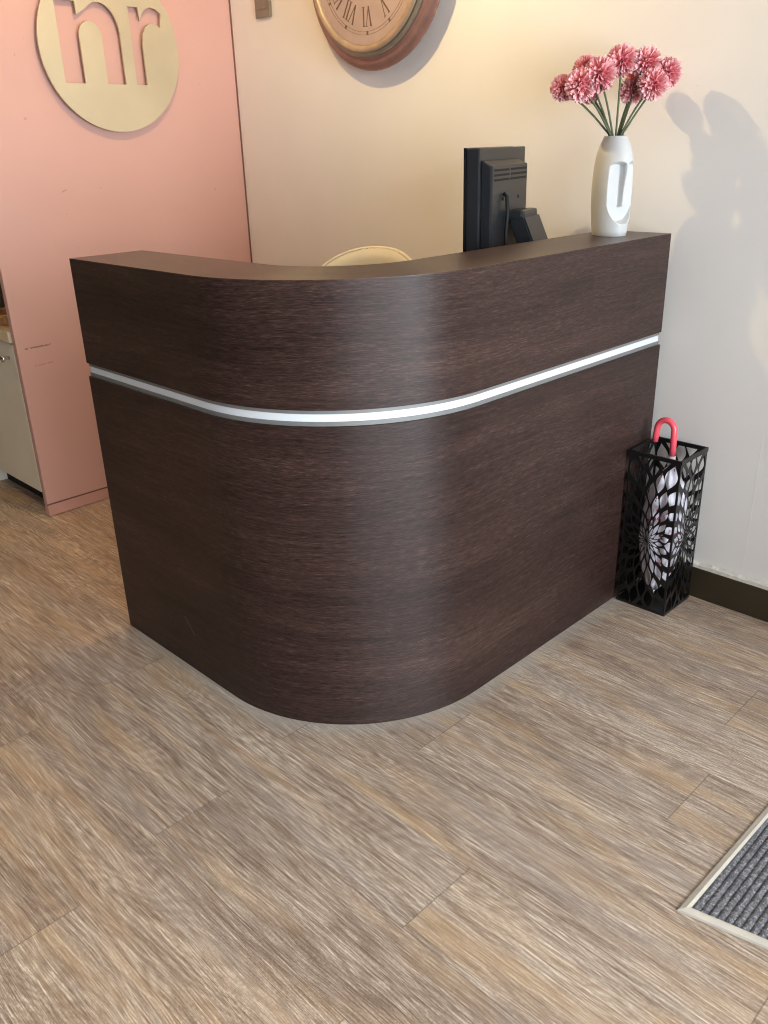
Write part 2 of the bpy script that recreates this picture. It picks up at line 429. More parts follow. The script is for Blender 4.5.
# ------------------------------------------------------------------ reception desk
DW, DL, DR, DT, DG, DH = 1.0712, 1.4208, .4838, .2268, .052, 1.17
ZS0, ZS1 = .838, .8775
def path(d, n=40):
    """desk outline set back by d from its outer face: left end -> round corner -> wall end; returns (point, distance along the face)"""
    P = []; R = DR; s = 0
    P.append((Vector((-DW, -DL + d)), 0.0))
    straight = DW - R
    for k in range(1, 8): P.append((Vector((-DW + straight * k / 8, -DL + d)), straight * k / 8))
    for k in range(n + 1):
        a = PI / 2 * k / n; r = R - d
        P.append((Vector((-R + r * math.sin(a), -DL + R - r * math.cos(a))), straight + R * a))
    y0 = -DL + R; s0 = straight + R * PI / 2
    for k in range(1, 9): P.append((Vector((-d, y0 + (-DG - y0) * k / 8)), s0 + (-DG - y0) * k / 8))
    return P
def sweep(name, d0, d1, z0, z1, mat, parent, e0=0, e1=0):
    """solid band following the desk's outline between set-backs d0 (outside) and d1 (inside)"""
    bm = nb(); uvl = bm.loops.layers.uv.new('UVMap')
    A = path(d0); B = path(d1); info = {}
    rows = []
    for (a, s), (b, _) in zip(A, B):
        vs = []
        for p, z, v in ((a, z0, z0), (a, z1, z1), (b, z1, z1 + abs(d1 - d0)), (b, z0, z0 - abs(d1 - d0))):
            q = bm.verts.new((p.x, p.y, z)); info[q] = (s, v); vs.append(q)
        rows.append(vs)
    for r0, r1 in zip(rows, rows[1:]):
        for k in range(4):
            k2 = (k + 1) % 4; f = bm.faces.new((r0[k], r1[k], r1[k2], r0[k2])); f.smooth = (k in (0, 2))
    for r in (rows[0], rows[-1]): bm.faces.new(r)
    bmesh.ops.recalc_face_normals(bm, faces=bm.faces)
    for e in bm.edges:
        if len(e.link_faces) == 2 and e.link_faces[0].smooth != e.link_faces[1].smooth: e.smooth = False
    for f in bm.faces:
        for l in f.loops:
            s, v = info[l.vert]
            n = f.normal
            if abs(n.z) < .5 and len(f.verts) == 4 and f.smooth is False and (abs(l.vert.co.x + DW) < 1e-4 or abs(l.vert.co.y + DG) < 1e-4):
                l[uvl].uv = (l.vert.co.y + l.vert.co.x, l.vert.co.z)
            else: l[uvl].uv = (s, v)
    me = D.meshes.new(name); bm.to_mesh(me); bm.free()
    return link(name, me, mat, parent)
desk = thing('reception_desk', 'dark brown wood-grain reception desk with rounded corner and white strip', 'reception desk')
sweep('lower_panel', 0, .03, 0.001, ZS0, M_woodlow, desk)
sweep('upper_fascia', 0, .022, ZS1, DH - .0022, M_wood, desk)
sweep('counter_top', 0, DT, DH - .002, DH, M_woodtop, desk)
sweep('counter_back', DT - .02, DT, ZS1, DH - .0022, M_wood, desk)
sweep('counter_core', .0225, DT - .0205, DH - .022, DH - .0022, M_wood, desk)
sweep('counter_underside', .0225, DT - .0205, ZS1, ZS1 + .018, M_wood, desk)
ch = sweep('aluminium_channel', .006, .02, ZS0 + .0002, ZS0 + .0102, M_alu, desk); ch['label'] = 'lower grey aluminium edge of the strip'
ch = sweep('aluminium_channel', .006, .02, ZS1 - .0102, ZS1 - .0002, M_alu, desk); ch['label'] = 'upper grey aluminium edge of the strip'
st = sweep('light_strip', .009, .02, ZS0 + .0104, ZS1 - .0104, M_strip, desk); st['label'] = 'white band running round the desk'
sweep('strip_backing', .0205, .04, ZS0 + .0002, ZS1 - .0002, M_dark, desk)
sweep('worktop', .031, .62, .715, .74, M_worktop, desk)
for yy in ((-DL + .031, -DL + .60),):
    boxo('end_panel', (-DW + .002, -DW + .022, yy[0], yy[1], .001, .7145), M_wood, desk)
boxo('end_cap', (-DW + .0005, -DW + .018, -DL + .0225, -DL + DT - .0205, ZS1 + .0185, DH - .0225), M_wood, desk)
boxo('end_cap', (-DT + .0205, -.0225, -DG - .018, -DG - .0005, ZS1 + .0185, DH - .0225), M_wood, desk)
boxo('end_panel', (-.60, -.0305, -DG - .02, -DG - .001, .001, .7145), M_wood, desk)

# ------------------------------------------------------------------ wall sign (round plate, cut-out letters)
def arc(cx, cy, rx, ry, a0, a1, n=14):
    return [(cx + rx * math.cos(math.radians(a0 + (a1 - a0) * k / n)), cy + ry * math.sin(math.radians(a0 + (a1 - a0) * k / n))) for k in range(n + 1)]
SIGN = (-2.135, -.604, 1.812)
sign = thing('wall_sign', 'round satin metal sign with cut-out letters on the pink wall', 'sign', SIGN)
RS = .298
# sign-local: u = +Y world (right in view), v = up
def U(y): return y + .587
bl, xh = 1.689 - 1.815, 1.966 - 1.815
nl, n1, n2, n3 = U(-.801), U(-.718), U(-.625), U(-.545)
letter_n = [(nl, bl), (nl, xh), (n1, xh), (n1, xh - .045)]
cxn = (n1 + n3) / 2 + .006
letter_n += arc(cxn, xh - .105, n3 - cxn, .108, 128, 0, 16)
letter_n += [(n3, bl), (n2, bl)]
letter_n += arc((n1 + n2) / 2, xh - .115, (n2 - n1) / 2, .052, 0, 180, 14)
letter_n += [(n1, bl)]
r0, r1 = U(-.498), U(-.450)
letter_r = [(r0, bl), (r0, xh - .002), (r1 - .004, xh - .002), (r1 - .002, xh - .05)]
letter_r += [(r1 + .012, xh - .022), (r1 + .030, xh - .006), (r1 + .052, xh + .001), (r1 + .076, xh - .004), (r1 + .098, xh - .018), (r1 + .088, xh - .068),
             (r1 + .070, xh - .058), (r1 + .046, xh - .056), (r1 + .022, xh - .068), (r1 + .006, xh - .095), (r1, xh - .13), (r1, bl)]
Ms = Matrix(((0, 0, 1, 0), (1, 0, 0, 0), (0, 1, 0, 0), (0, 0, 0, 1)))
cut_plate('plate', [arc(0, 0, RS, RS, 0, 357.5, 143), letter_n, letter_r], .008, M_steel, Ms, sign)
for a, b_ in ((-.19, .19), (.19, .19), (-.19, -.19), (.19, -.19)):
    bm = nb(); tube(bm, [(-.0275, a, b_), (-.0045, a, b_)], .006); obj('stand_off', bm, M_chrome, sign)

# ------------------------------------------------------------------ wall clock
clock = thing('wall_clock', 'large round copper-framed wall clock with Roman numerals', 'clock', (-1.222, -.0005, 2.030))
Mc = Matrix(((1, 0, 0, 0), (0, 0, -1, 0), (0, 1, 0, 0), (0, 0, 0, 1)))   # local z -> -Y
def ring(name, prof, mat):
    bm = nb(); lathe(bm, prof, 96, Mc); return obj(name, bm, mat, clock, smooth=True)
ring('outer_frame', [(0, 0), (.300, 0), (.314, .015), (.328, .036), (.340, .046), (.343, .054), (.339, .060), (.331, .062), (.328, .065), (.326, .071), (.320, .076), (.312, .077), (.309, .079), (.307, .083), (.303, .0845), (0, .0845)], M_copper)
ring('middle_ring', [(.2995, .0848), (.301, .089), (.297, .095), (.288, .097), (.282, .096), (.279, .0848)], M_sage)
ring('bezel', [(.284, .0965), (.287, .101), (.284, .108), (.276, .111), (.266, .108), (.262, .102), (.262, .0855)], M_champ)
face = ring('clock_face', [(0, .0846), (.2615, .0846), (.2615, .096), (0, .096)], M_face)
for p in face.data.polygons: p.use_smooth = False
def stroke(bm, x0, y0, x1, y1, w, z=.0964, t=.0008):
    a = Vector((x0, y0)); b = Vector((x1, y1)); dd = (b - a).normalized(); nn = Vector((-dd.y, dd.x)) * w / 2
    vs = []
    for zz in (z - .0003, z + t):
        for q in (a - nn, b - nn, b + nn, a + nn): vs.append(bm.verts.new(Mc @ Vector((q.x, q.y, zz))))
    for f in ((0, 1, 2, 3), (4, 5, 6, 7), (0, 1, 5, 4), (1, 2, 6, 5), (2, 3, 7, 6), (3, 0, 4, 7)): bm.faces.new([vs[i] for i in f])
ROM = ['XII', 'I', 'II', 'III', 'IIII', 'V', 'VI', 'VII', 'VIII', 'IX', 'X', 'XI']
wid = {'I': .016, 'V': .034, 'X': .034}
for h, txt in enumerate(ROM):
    bm = nb(); tot = sum(wid[c] for c in txt); cur = -tot / 2
    th = PI / 2 - h * PI / 6; R0, HH = .172, .062
    er = Vector((math.cos(th), math.sin(th))); et = Vector((math.sin(th), -math.cos(th)))   # reads outward-up
    def P(u, v): q = er * (R0 - HH / 2 + v) + et * u; return q.x, q.y
    def S(u0, v0, u1, v1, w): stroke(bm, *P(u0, v0), *P(u1, v1), w)
    for c in txt:
        if c == 'I':
            m_ = cur + wid[c] / 2; S(m_, 0, m_, HH, .005); S(m_ - .006, .0008, m_ + .006, .0008, .0016); S(m_ - .006, HH - .0008, m_ + .006, HH - .0008, .0016)
        elif c == 'V':
            m_ = cur + wid[c] / 2; S(m_ - .012, HH, m_, 0, .0055); S(m_ + .012, HH, m_, 0, .002); S(m_ - .017, HH, m_ - .006, HH, .0016); S(m_ + .006, HH, m_ + .017, HH, .0016)
        else:
            m_ = cur + wid[c] / 2; S(m_ - .012, HH, m_ + .012, 0, .0055); S(m_ + .012, HH, m_ - .012, 0, .002)
            for vv in (0, HH): S(m_ - .016, vv, m_ - .007, vv, .0016); S(m_ + .007, vv, m_ + .016, vv, .0016)
        cur += wid[c]
    obj('numeral', bm, M_ink, clock)
    bm = nb(); q = er * .224; stroke(bm, q.x - er.x * .006, q.y - er.y * .006, q.x + er.x * .006, q.y + er.y * .006, .008); obj('hour_marker', bm, M_ink, clock)
bm = nb()
for rr in (.219, .229):
    for k in range(120):
        a = 2 * PI * k / 120; b_ = 2 * PI * (k + 1) / 120
        stroke(bm, rr * math.cos(a), rr * math.sin(a), rr * math.cos(b_), rr * math.sin(b_), .0008, z=.0963, t=.0004)
obj('minute_track', bm, M_ink, clock)
for nm, ang, ln, w, zz in (('hour_hand', 60, .10, .009, .0985), ('minute_hand', 12, .155, .006, .1005)):
    bm = nb(); a = math.radians(90 - ang); stroke(bm, -.03 * math.cos(a), -.03 * math.sin(a), ln * math.cos(a), ln * math.sin(a), w, z=zz); obj(nm, bm, M_ink, clock)
bm = nb(); lathe(bm, [(0, .0962), (.009, .0962), (.009, .1035), (0, .104)], 24, Mc); obj('hub', bm, M_ink, clock)

# small taupe box on the wall left of the clock
tp = thing('wall_box', 'small taupe box on the cream wall left of the clock', 'wall box', (-1.925, 0, 1.934))
boxo('housing', (-.048, .048, -.014, -.0005, 0, .15), M_grey, tp, bev=.003)
boxo('rocker_plate', (-.03, .03, -.0165, -.0145, .03, .12), M_grey, tp)

# ------------------------------------------------------------------ monitor
mon = thing('monitor', 'black flat-screen monitor seen from behind above the counter', 'monitor', (-.423, -.343, .7405), math.radians(17))
# local: y along the screen's width, +x = its back, screen faces -x
wd = .19
boxo('panel_housing', (-.026, .014, -wd, wd, .325, .679), M_gblack, mon, bev=.004)
boxo('bezel_rim', (-.034, -.0265, -wd - .001, wd + .001, .324, .680), M_gside, mon, bev=.002)
boxo('screen', (-.0352, -.0345, -wd + .015, wd - .015, .345, .662), M_screen, mon)
bm = nb()
vs = box(bm, .0145, .048, -wd + .012, wd - .07, .355, .645, bev=.006)
for v in vs:
    if v.co.x > .025 and v.co.z > .55: v.co.z -= .012
back = obj('back_housing', bm, M_gblack, mon)
for r_ in range(3):
    for (a, b_) in ((-.160, -.042), (-.028, .108)):
        boxo('vent', (.0482, .0490, a, b_, .590 + r_ * .013, .596 + r_ * .013), M_vent, back)
for a, b_ in ((-.09, .54), (.04, .54)):
    bm = nb(); lathe(bm, [(0, 0), (.005, 0), (.005, .0015), (0, .0015)], 12, Matrix.Translation((.0485, a, b_)) @ Matrix.Rotation(PI / 2, 4, 'Y')); obj('screw_hole', bm, M_vent, back)
# knuckle and slanted neck
bm = nb(); box(bm, .0492, .098, -.045, .085, .475, .505, bev=.010)
obj('neck_knuckle', bm, M_gblack, mon)
bm = nb(); sec = [(.052, .474), (.100, .490), (.290, .062), (.255, .0305)]
fr = [bm.verts.new((x, -.05, z)) for x, z in sec]; bk2 = [bm.verts.new((x, .09, z)) for x, z in sec]
bm.faces.new(fr); bm.faces.new(bk2[::-1])
for k in range(4): bm.faces.new((fr[k], fr[(k + 1) % 4], bk2[(k + 1) % 4], bk2[k]))
bmesh.ops.bevel(bm, geom=list(bm.edges), offset=.005, segments=2, affect='EDGES')
obj('neck', bm, M_gblack, mon)
boxo('stand_foot', (-.02, .315, -.12, .12, .0005, .03), M_gblack, mon, bev=.008)
bm = nb(); tube(bm, [(.050, -.085, .555), (.060, -.087, .545), (.064, -.09, .50), (.062, -.095, .44), (.066, -.10, .40), (.056, -.09, .36), (.02, -.07, .30), (.0, -.05, .20), (.0, -.13, .04)], .0055)
obj('cable', bm, M_vent, mon, smooth=True)

# ------------------------------------------------------------------ chair behind the desk
chair = thing('desk_chair', 'cream shell chair with rounded back behind the desk', 'chair', (-.885, -.53, 0))
def shell_pt(u, v, off=0):
    # u across (-1..1), v up the back; cups around the sitter, who faces -Y
    x = .245 * u
    y = .07 - .09 * (u * u) + .05 * max(0, v - .7) ** 2 + off
    return x, y
bm = nb(); nU, nV = 26, 16; g = {}
def back_xyz(u, v, off):
    w = .272 * (1 - .08 * (1 - v)) ; hgt = .16
    zt = .95 + hgt * math.sqrt(max(0, 1 - (abs(u)) ** 2.3))
    z = .47 + (zt - .47) * v
    return Vector((w * u * 1.0, .10 - .10 * u * u + .04 * v + off, z))
for side, off in ((0, 0), (1, .012)):
    for i in range(nU + 1):
        for j in range(nV + 1):
            u = math.sin((i / nU - .5) * PI)
            g[side, i, j] = bm.verts.new(back_xyz(u, j / nV, off))
for side in (0, 1):
    for i in range(nU):
        for j in range(nV):
            f = (g[side, i, j], g[side, i + 1, j], g[side, i + 1, j + 1], g[side, i, j + 1])
            try: bm.faces.new(f)
            except ValueError: pass
for i in range(nU):
    bm.faces.new((g[0, i, 0], g[0, i + 1, 0], g[1, i + 1, 0], g[1, i, 0])); bm.faces.new((g[0, i, nV], g[0, i + 1, nV], g[1, i + 1, nV], g[1, i, nV]))
for j in range(nV):
    bm.faces.new((g[0, 0, j], g[0, 0, j + 1], g[1, 0, j + 1], g[1, 0, j])); bm.faces.new((g[0, nU, j], g[0, nU, j + 1], g[1, nU, j + 1], g[1, nU, j]))
bmesh.ops.remove_doubles(bm, verts=bm.verts, dist=1e-5)
bk_o = obj('backrest', bm, M_chair, chair, smooth=True)
bm = nb(); rim = [back_xyz(math.sin((i / 60 - .5) * PI), 1, .006) for i in range(61)]
rim = [back_xyz(-1, k / 8, .006) for k in range(8)] + rim + [back_xyz(1, 1 - k / 8, .006) for k in range(1, 9)]
tube(bm, rim, .0065, 8); obj('rim', bm, M_chair, bk_o, smooth=True)
bm = nb()
lathe(bm, [(0, .44), (.20, .445), (.235, .46), (.24, .475), (.23, .482), (.19, .478), (0, .468)], 40)
for v in bm.verts: v.co.y = v.co.y * .95 - .10
obj('seat', bm, M_chair, chair, smooth=True)
bm = nb(); tube(bm, [(0, -.1, .12), (0, -.1, .30), (0, -.1, .441)], [.028, .024, .022], 16); obj('gas_column', bm, M_chrome, chair, smooth=True)
for k in range(5):
    a = 2 * PI * k / 5 + .3; ca, sa = math.cos(a), math.sin(a)
    bm = nb(); tube(bm, [(.02 * ca, -.1 + .02 * sa, .115), (.25 * ca, -.1 + .25 * sa, .075)], [.02, .013], 10); lg = obj('leg', bm, M_chrome, chair, smooth=True)
    bm = nb(); lathe(bm, [(0, -.011), (.03, -.011), (.032, 0), (.03, .011), (0, .011)], 20, Matrix.Translation((.25 * ca, -.1 + .25 * sa, .0325)) @ Matrix.Rotation(a, 4, 'Z') @ Matrix.Rotation(PI / 2, 4, 'X'))
    obj('castor', bm, M_black, lg, smooth=True)

# ------------------------------------------------------------------ vase with a stylised face
VX, VY = -.134, -.180
vase = thing('face_vase', 'white ceramic vase with a sculpted face on the counter', 'vase', (VX, VY, DH))
HV = .270
def vprof(t):
    # radius (across) along the height
    pts = [(0, .052), (.02, .055), (.12, .058), (.3, .0625), (.5, .0635), (.68, .061), (.82, .055), (.92, .046), (.975, .038), (1, .034)]
    for (a, ra), (b_, rb) in zip(pts, pts[1:]):
        if t <= b_:
            f = (t - a) / (b_ - a); f = f * f * (3 - 2 * f) if False else f
            return ra + (rb - ra) * f
    return pts[-1][1]
def sstep(a, b_, x):
    t = max(0, min(1, (x - a) / (b_ - a))); return t * t * (3 - 2 * t)
FD = math.radians(-24)      # the face looks this way
fd = Vector((math.cos(FD), math.sin(FD))); fs = Vector((-fd.y, fd.x))
bm = nb(); NT, NZ = 220, 150; rings = []
for j in range(NZ + 1):
    t = j / NZ; z = HV * t; r = (vprof(max(0, t - .02)) + vprof(t) + vprof(min(1, t + .02))) / 3; row = []
    for i in range(NT):
        a = 2 * PI * i / NT; p = Vector((r * math.cos(a), r * math.sin(a)))
        dd, s = p.dot(fd), p.dot(fs)
        if dd > 0:
            # carved face: two brow arches on top, rounded chin below
            zb = .200 - 14 * max(0, abs(s) - .026) ** 2 - 12 * max(0, .026 - abs(s)) ** 2
            low = max(0, 1 - (abs(s) / .058) ** 2.4) ** (1 / 2.0)
            zc = .128 - .090 * low
            inz = sstep(zb + .004, zb - .004, z) if z > .128 else sstep(zc - .005, zc + .006, z)
            cut = max(0, dd - (.0335 - .05 * max(0, .09 - z)))
            nose_w = .0042 + .0030 * (1 - (z - .085) / .12)
            nose = (1 - sstep(nose_w * .55, nose_w * 1.2, abs(s))) * sstep(.080, .084, z)
            nose *= .62 + .38 * sstep(.12, .20, z)
            p = p - fd * cut * inz * (1 - nose)
        p = fd * (p.dot(fd) * 1.16) + fs * (p.dot(fs) * .78)   # a head deeper than it is wide
        row.append(bm.verts.new((p.x, p.y, z)))
    rings.append(row)
for a, b_ in zip(rings, rings[1:]):
    for i in range(NT): bm.faces.new((a[i], a[(i + 1) % NT], b_[(i + 1) % NT], b_[i]))
bm.faces.new(rings[0][::-1])
inner = [bm.verts.new((v.co.x * .84, v.co.y * .84, HV - .001)) for v in rings[-1]]
inlow = [bm.verts.new((v.co.x * .84, v.co.y * .84, .05)) for v in rings[-1]]
for i in range(NT):
    j2 = (i + 1) % NT
    bm.faces.new((rings[-1][i], rings[-1][j2], inner[j2], inner[i])); bm.faces.new((inner[i], inner[j2], inlow[j2], inlow[i]))
bm.faces.new(inlow)
obj('vase_body', bm, M_vase, vase, smooth=True)

# ------------------------------------------------------------------ pompom flowers
def pompom_mesh(seed, R=.043):
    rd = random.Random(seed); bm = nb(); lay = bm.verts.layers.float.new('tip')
    r = bmesh.ops.create_icosphere(bm, subdivisions=2, radius=R * .55)
    for v in r['verts']: v[lay] = 0
    n = 270; ga = PI * (3 - math.sqrt(5))
    for k in range(n):
        y = 1 - 2 * (k + .5) / n; rr = math.sqrt(1 - y * y); a = ga * k
        dv = Vector((rr * math.cos(a), rr * math.sin(a), y)); dv = (dv + Vector([rd.uniform(-.1, .1) for _ in range(3)])).normalized()
        side = dv.cross(Vector((0, 0, 1)) if abs(dv.z) < .9 else Vector((1, 0, 0))).normalized()
        side = (Matrix.Rotation(rd.uniform(0, PI), 3, dv) @ side); up = side.cross(dv)
        L = R * rd.uniform(.90, 1.03); w = R * .095
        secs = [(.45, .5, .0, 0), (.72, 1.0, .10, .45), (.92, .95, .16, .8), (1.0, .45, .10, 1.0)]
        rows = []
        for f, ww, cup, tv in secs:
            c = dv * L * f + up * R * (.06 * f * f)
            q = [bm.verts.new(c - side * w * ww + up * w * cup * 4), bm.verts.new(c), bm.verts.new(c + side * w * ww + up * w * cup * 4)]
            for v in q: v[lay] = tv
            rows.append(q)
        for a_, b_ in zip(rows, rows[1:]):
            for i in range(2): bm.faces.new((a_[i], a_[i + 1], b_[i + 1], b_[i]))
    me = D.meshes.new('flower_head'); bm.to_mesh(me); bm.free()
    for p in me.polygons: p.use_smooth = True
    return me
heads = [pompom_mesh(s) for s in (1, 2, 3)]
# camera (solved from the room's straight lines)
CAM = Vector((1.2724, -2.5246, 1.4294)); FPX = 850.29
yaw, pit, rol = math.radians(-45.6415), math.radians(-23.2306), math.radians(-1.7111)
FWD = Vector((math.sin(yaw) * math.cos(pit), math.cos(yaw) * math.cos(pit), math.sin(pit)))
_r = Vector((math.cos(yaw), -math.sin(yaw), 0)); _u = _r.cross(FWD)
RT = _r * math.cos(rol) + _u * math.sin(rol); UPV = -_r * math.sin(rol) + _u * math.cos(rol)

FL = [  # head centre in the room, size, label
    ((-0.250, -0.285, 1.567), .86, 'pink pompom flower leaning furthest left in the vase'),
    ((-0.185, -0.295, 1.571), 1.06, 'large pink pompom flower, second from left, low in front'),
    ((-0.146, -0.265, 1.596), 1.10, 'large pink pompom flower, third from left, in front'),
    ((-0.217, -0.225, 1.614), .88, 'pink pompom flower at the back peeping over the left front pair'),
    ((-0.123, -0.195, 1.630), 1.02, 'pink pompom flower standing tallest at the middle of the bunch'),
    ((-0.078, -0.145, 1.622), 1.02, 'pink pompom flower high just right of the tallest'),
    ((-0.036, -0.100, 1.596), .98, 'pink pompom flower leaning furthest right in the vase'),
    ((-0.040, -0.165, 1.567), 1.00, 'pink pompom flower low at right in front, below the high one'),
    ((-0.117, -0.140, 1.555), .88, 'shaded pink pompom flower lowest at centre among the stems'),
    ((-0.215, -0.200, 1.554), .72, 'small pink pompom flower low at the back left'),
    ((-0.130, -0.085, 1.592), .85, 'pink pompom flower at the very back near the wall'),
]
mouth = Vector((VX, VY, DH + HV))
for k, (c, s, lab) in enumerate(FL):
    c = Vector(c)
    base = Vector((VX + (c.x - VX) * .09, VY + (c.y - VY) * .09, DH + .10))
    mz = Vector((VX + (c.x - VX) * .16, VY + (c.y - VY) * .16, DH + HV + .004))
    if (mz - mouth).xy.length > .019:
        dv = (mz - mouth).xy.normalized() * .019; mz.x, mz.y = mouth.x + dv.x, mouth.y + dv.y
    t = thing('pompom_flower', lab, 'flower', base, 0, 'pink pompom flowers in the face vase')
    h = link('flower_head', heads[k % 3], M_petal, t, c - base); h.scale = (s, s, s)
    h.rotation_euler = (random.uniform(-.6, .6), random.uniform(-.6, .6), random.uniform(0, 6))
    bm = nb(); p0, p1, p2 = Vector((0, 0, 0)), mz - base, c - base
    dirv = (p2 - p1).normalized(); pts = [p0, p1 * .5, p1]
    for q in range(1, 9):
        f = q / 8; bulge = math.sin(f * PI) * .008
        pts.append(p1.lerp(p2 - dirv * .02 * s, f) + Vector((0, 0, bulge)))
    tube(bm, pts, .0029, 7); obj('stem', bm, M_stem, t, smooth=True)
    bm = nb(); lathe(bm, [(0, -.012), (.005, -.010), (.011, -.002), (.012, .004), (0, .006)], 14, Matrix.Translation(c - base - dirv * .028 * s) @ dirv.to_track_quat('Z', 'Y').to_matrix().to_4x4()); obj('calyx', bm, M_stem, t, smooth=True)

# ------------------------------------------------------------------ umbrella stand: laser-cut sheet steel
SX0, SX1, SY0, SY1, SH = .014, .186, -.206, -.034, .535
stand = thing('umbrella_stand', 'square black umbrella stand with cut-out petal pattern', 'umbrella stand', ((SX0 + SX1) / 2, (SY0 + SY1) / 2, 0))
def lens(cx, cy, ang, L, w, n=9):
    P_ = []
    for k in range(n): 
        t = k / n; P_.append((-L / 2 + L * t, w / 2 * math.sin(PI * t) ** 1.15 if t > 0 else 0))
    for k in range(n):
        t = 1 - k / n; P_.append((-L / 2 + L * t, -w / 2 * math.sin(PI * t) ** 1.15 if t < 1 else 0))
    ca, sa = math.cos(ang), math.sin(ang)
    return [(cx + x * ca - y * sa, cy + x * sa + y * ca) for x, y in P_]
def clip_rect(poly, x0, x1, y0, y1):
    def cut(P_, f, g_):
        o_ = []
        for a, b_ in zip(P_, P_[1:] + P_[:1]):
            ia, ib = f(a) >= 0, f(b_) >= 0
            if ia: o_.append(a)
            if ia != ib:
                t = f(a) / (f(a) - f(b_)); o_.append((a[0] + (b_[0] - a[0]) * t, a[1] + (b_[1] - a[1]) * t))
        return o_
    for f in (lambda p: p[0] - x0, lambda p: x1 - p[0], lambda p: p[1] - y0, lambda p: y1 - p[1]):
        if poly: poly = cut(poly, f, None)
    return poly
def parea(P_): return abs(sum(a[0] * b_[1] - b_[0] * a[1] for a, b_ in zip(P_, P_[1:] + P_[:1]))) / 2
def inside(pt, poly):
    x, y = pt; c = False
    for (x0, y0), (x1, y1) in zip(poly, poly[1:] + poly[:1]):
        if (y0 > y) != (y1 > y) and x < (x1 - x0) * (y - y0) / (y1 - y0) + x0: c = not c
    return c
def clash(A, B, gap):
    if any(inside(a, B) for a in A) or any(inside(b_, A) for b_ in B): return True
    return min((a[0] - b_[0]) ** 2 + (a[1] - b_[1]) ** 2 for a in A for b_ in B) < gap * gap
W_ = SX1 - SX0
allh = []
cxp, cyp = W_ / 2, SH * .46
RX = [.005, .014, .027, .043, .061, .081, .100, .119, .139, .160, .183]
RY = [.005, .016, .033, .057, .090, .127, .167, .209, .253, .299, .347]
NP_ = 14
for k in range(1, len(RX) - 1):
    for i in range(NP_):
        an = PI / 2 + 2 * PI * (i + .5 * (k % 2)) / NP_; ca, sa = math.cos(an), math.sin(an)
        c_ = Vector((RX[k] * ca, RY[k] * sa)); d_ = Vector(((RX[k + 1] - RX[k - 1]) * ca, (RY[k + 1] - RY[k - 1]) * sa))
        ax = d_.normalized(); tg = Vector((-RX[k] * sa, RY[k] * ca)) * (PI / NP_); b_ = abs(tg.x * ax.y - tg.y * ax.x)
        for sh in (1, .82, .64):
            Lh = d_.length / 2 * 1.02 * sh; Wh = max(.001, b_ * .64 - .0006) * (sh ** .5)
            P_ = lens(cxp + c_.x, cyp + c_.y, math.atan2(ax.y, ax.x), 2 * Lh, 2 * Wh, 10)
            P_ = clip_rect(P_, .005, W_ - .005, .009, SH - .013)
            if len(P_) < 3 or parea(P_) < (2.2e-5 if k > 2 else 3e-6): break
            if not any(clash(P_, q, .0015 if k > 3 else .0006) for q in allh[-60:]):
                allh.append(P_); break
outer = [(0, 0), (W_, 0), (W_, SH - .0), (0, SH)]
ox, oy = -(SX1 - SX0) / 2, -(SY1 - SY0) / 2
TH = .0016
base_face = cut_plate('panel', [outer] + allh, TH, M_iron, Matrix(((1, 0, 0, ox), (0, 0, -1, oy), (0, 1, 0, .001), (0, 0, 0, 1))), stand)
for rz_ in (PI / 2, PI, 3 * PI / 2):
    c_ = base_face.copy(); COL.objects.link(c_); c_.parent = stand; c_.rotation_euler = (0, 0, rz_)
bm = nb()
for (x0, x1, y0, y1) in ((ox, -ox, oy - .003, oy + .003), (ox, -ox, -oy - .003, -oy + .003), (ox - .003, ox + .003, oy, -oy), (-ox - .003, -ox + .003, oy, -oy)):
    box(bm, x0, x1, y0, y1, SH - .012, SH + .001)
obj('top_rim', bm, M_iron, stand)
boxo('base_tray', (ox + .001, -ox - .001, oy + .001, -oy - .001, .002, .010), M_iron, stand)

# ------------------------------------------------------------------ umbrella inside the stand
um = thing('umbrella', 'folded floral umbrella with coral pink hook handle in the black stand', 'umbrella', (.100, -.112, .0115))
bm = nb(); lean = Vector((.022, -.018, 0)); NP = 8; rows = []
prof = [(.02, .006), (.05, .026), (.12, .048), (.22, .060), (.32, .058), (.40, .046), (.44, .028), (.465, .013)]
for z, r in prof:
    row = []
    for i in range(64):
        a = 2 * PI * i / 64; f = 1 + .20 * math.sin(NP * a + z * 9) + .05 * math.sin(3 * a + 1)
        q = lean * (z / .5); row.append(bm.verts.new((r * f * math.cos(a) + q.x - .004, r * f * math.sin(a) + q.y, z)))
    rows.append(row)
for a, b_ in zip(rows, rows[1:]):
    for i in range(64): bm.faces.new((a[i], a[(i + 1) % 64], b_[(i + 1) % 64], b_[i]))
bm.faces.new(rows[0][::-1]); bm.faces.new(rows[-1])
obj('canopy', bm, M_canopy, um, smooth=True)
tp_ = lambda z: Vector((lean.x * z / .5 - .004, lean.y * z / .5, z))
bm = nb(); tube(bm, [tp_(.0), tp_(.02)], [.003, .005], 10); obj('tip', bm, M_chrome, um, smooth=True)
bm = nb(); tube(bm, [tp_(.46), tp_(.485), tp_(.486), tp_(.506)], [.007, .007, .0115, .0115], 14); obj('collar', bm, M_ferr, um, smooth=True)
bm = nb(); e = tp_(.507); pts = [e + Vector((0, 0, .0)), e + Vector((-.001, .001, .04)), e + Vector((-.003, .002, .075))]
hc = pts[-1] + Vector((-.029, 0, 0))
for k in range(1, 13):
    a = math.radians(180 * k / 12); pts.append(hc + Vector((.029 * math.cos(a), .002, .033 * math.sin(a))))
pts.append(pts[-1] + Vector((-.002, 0, -.02))); pts.append(pts[-1] + Vector((-.001, 0, -.022)))
tube(bm, pts, [.0098] * (len(pts) - 1) + [.009], 16); obj('handle', bm, M_coral, um, smooth=True)

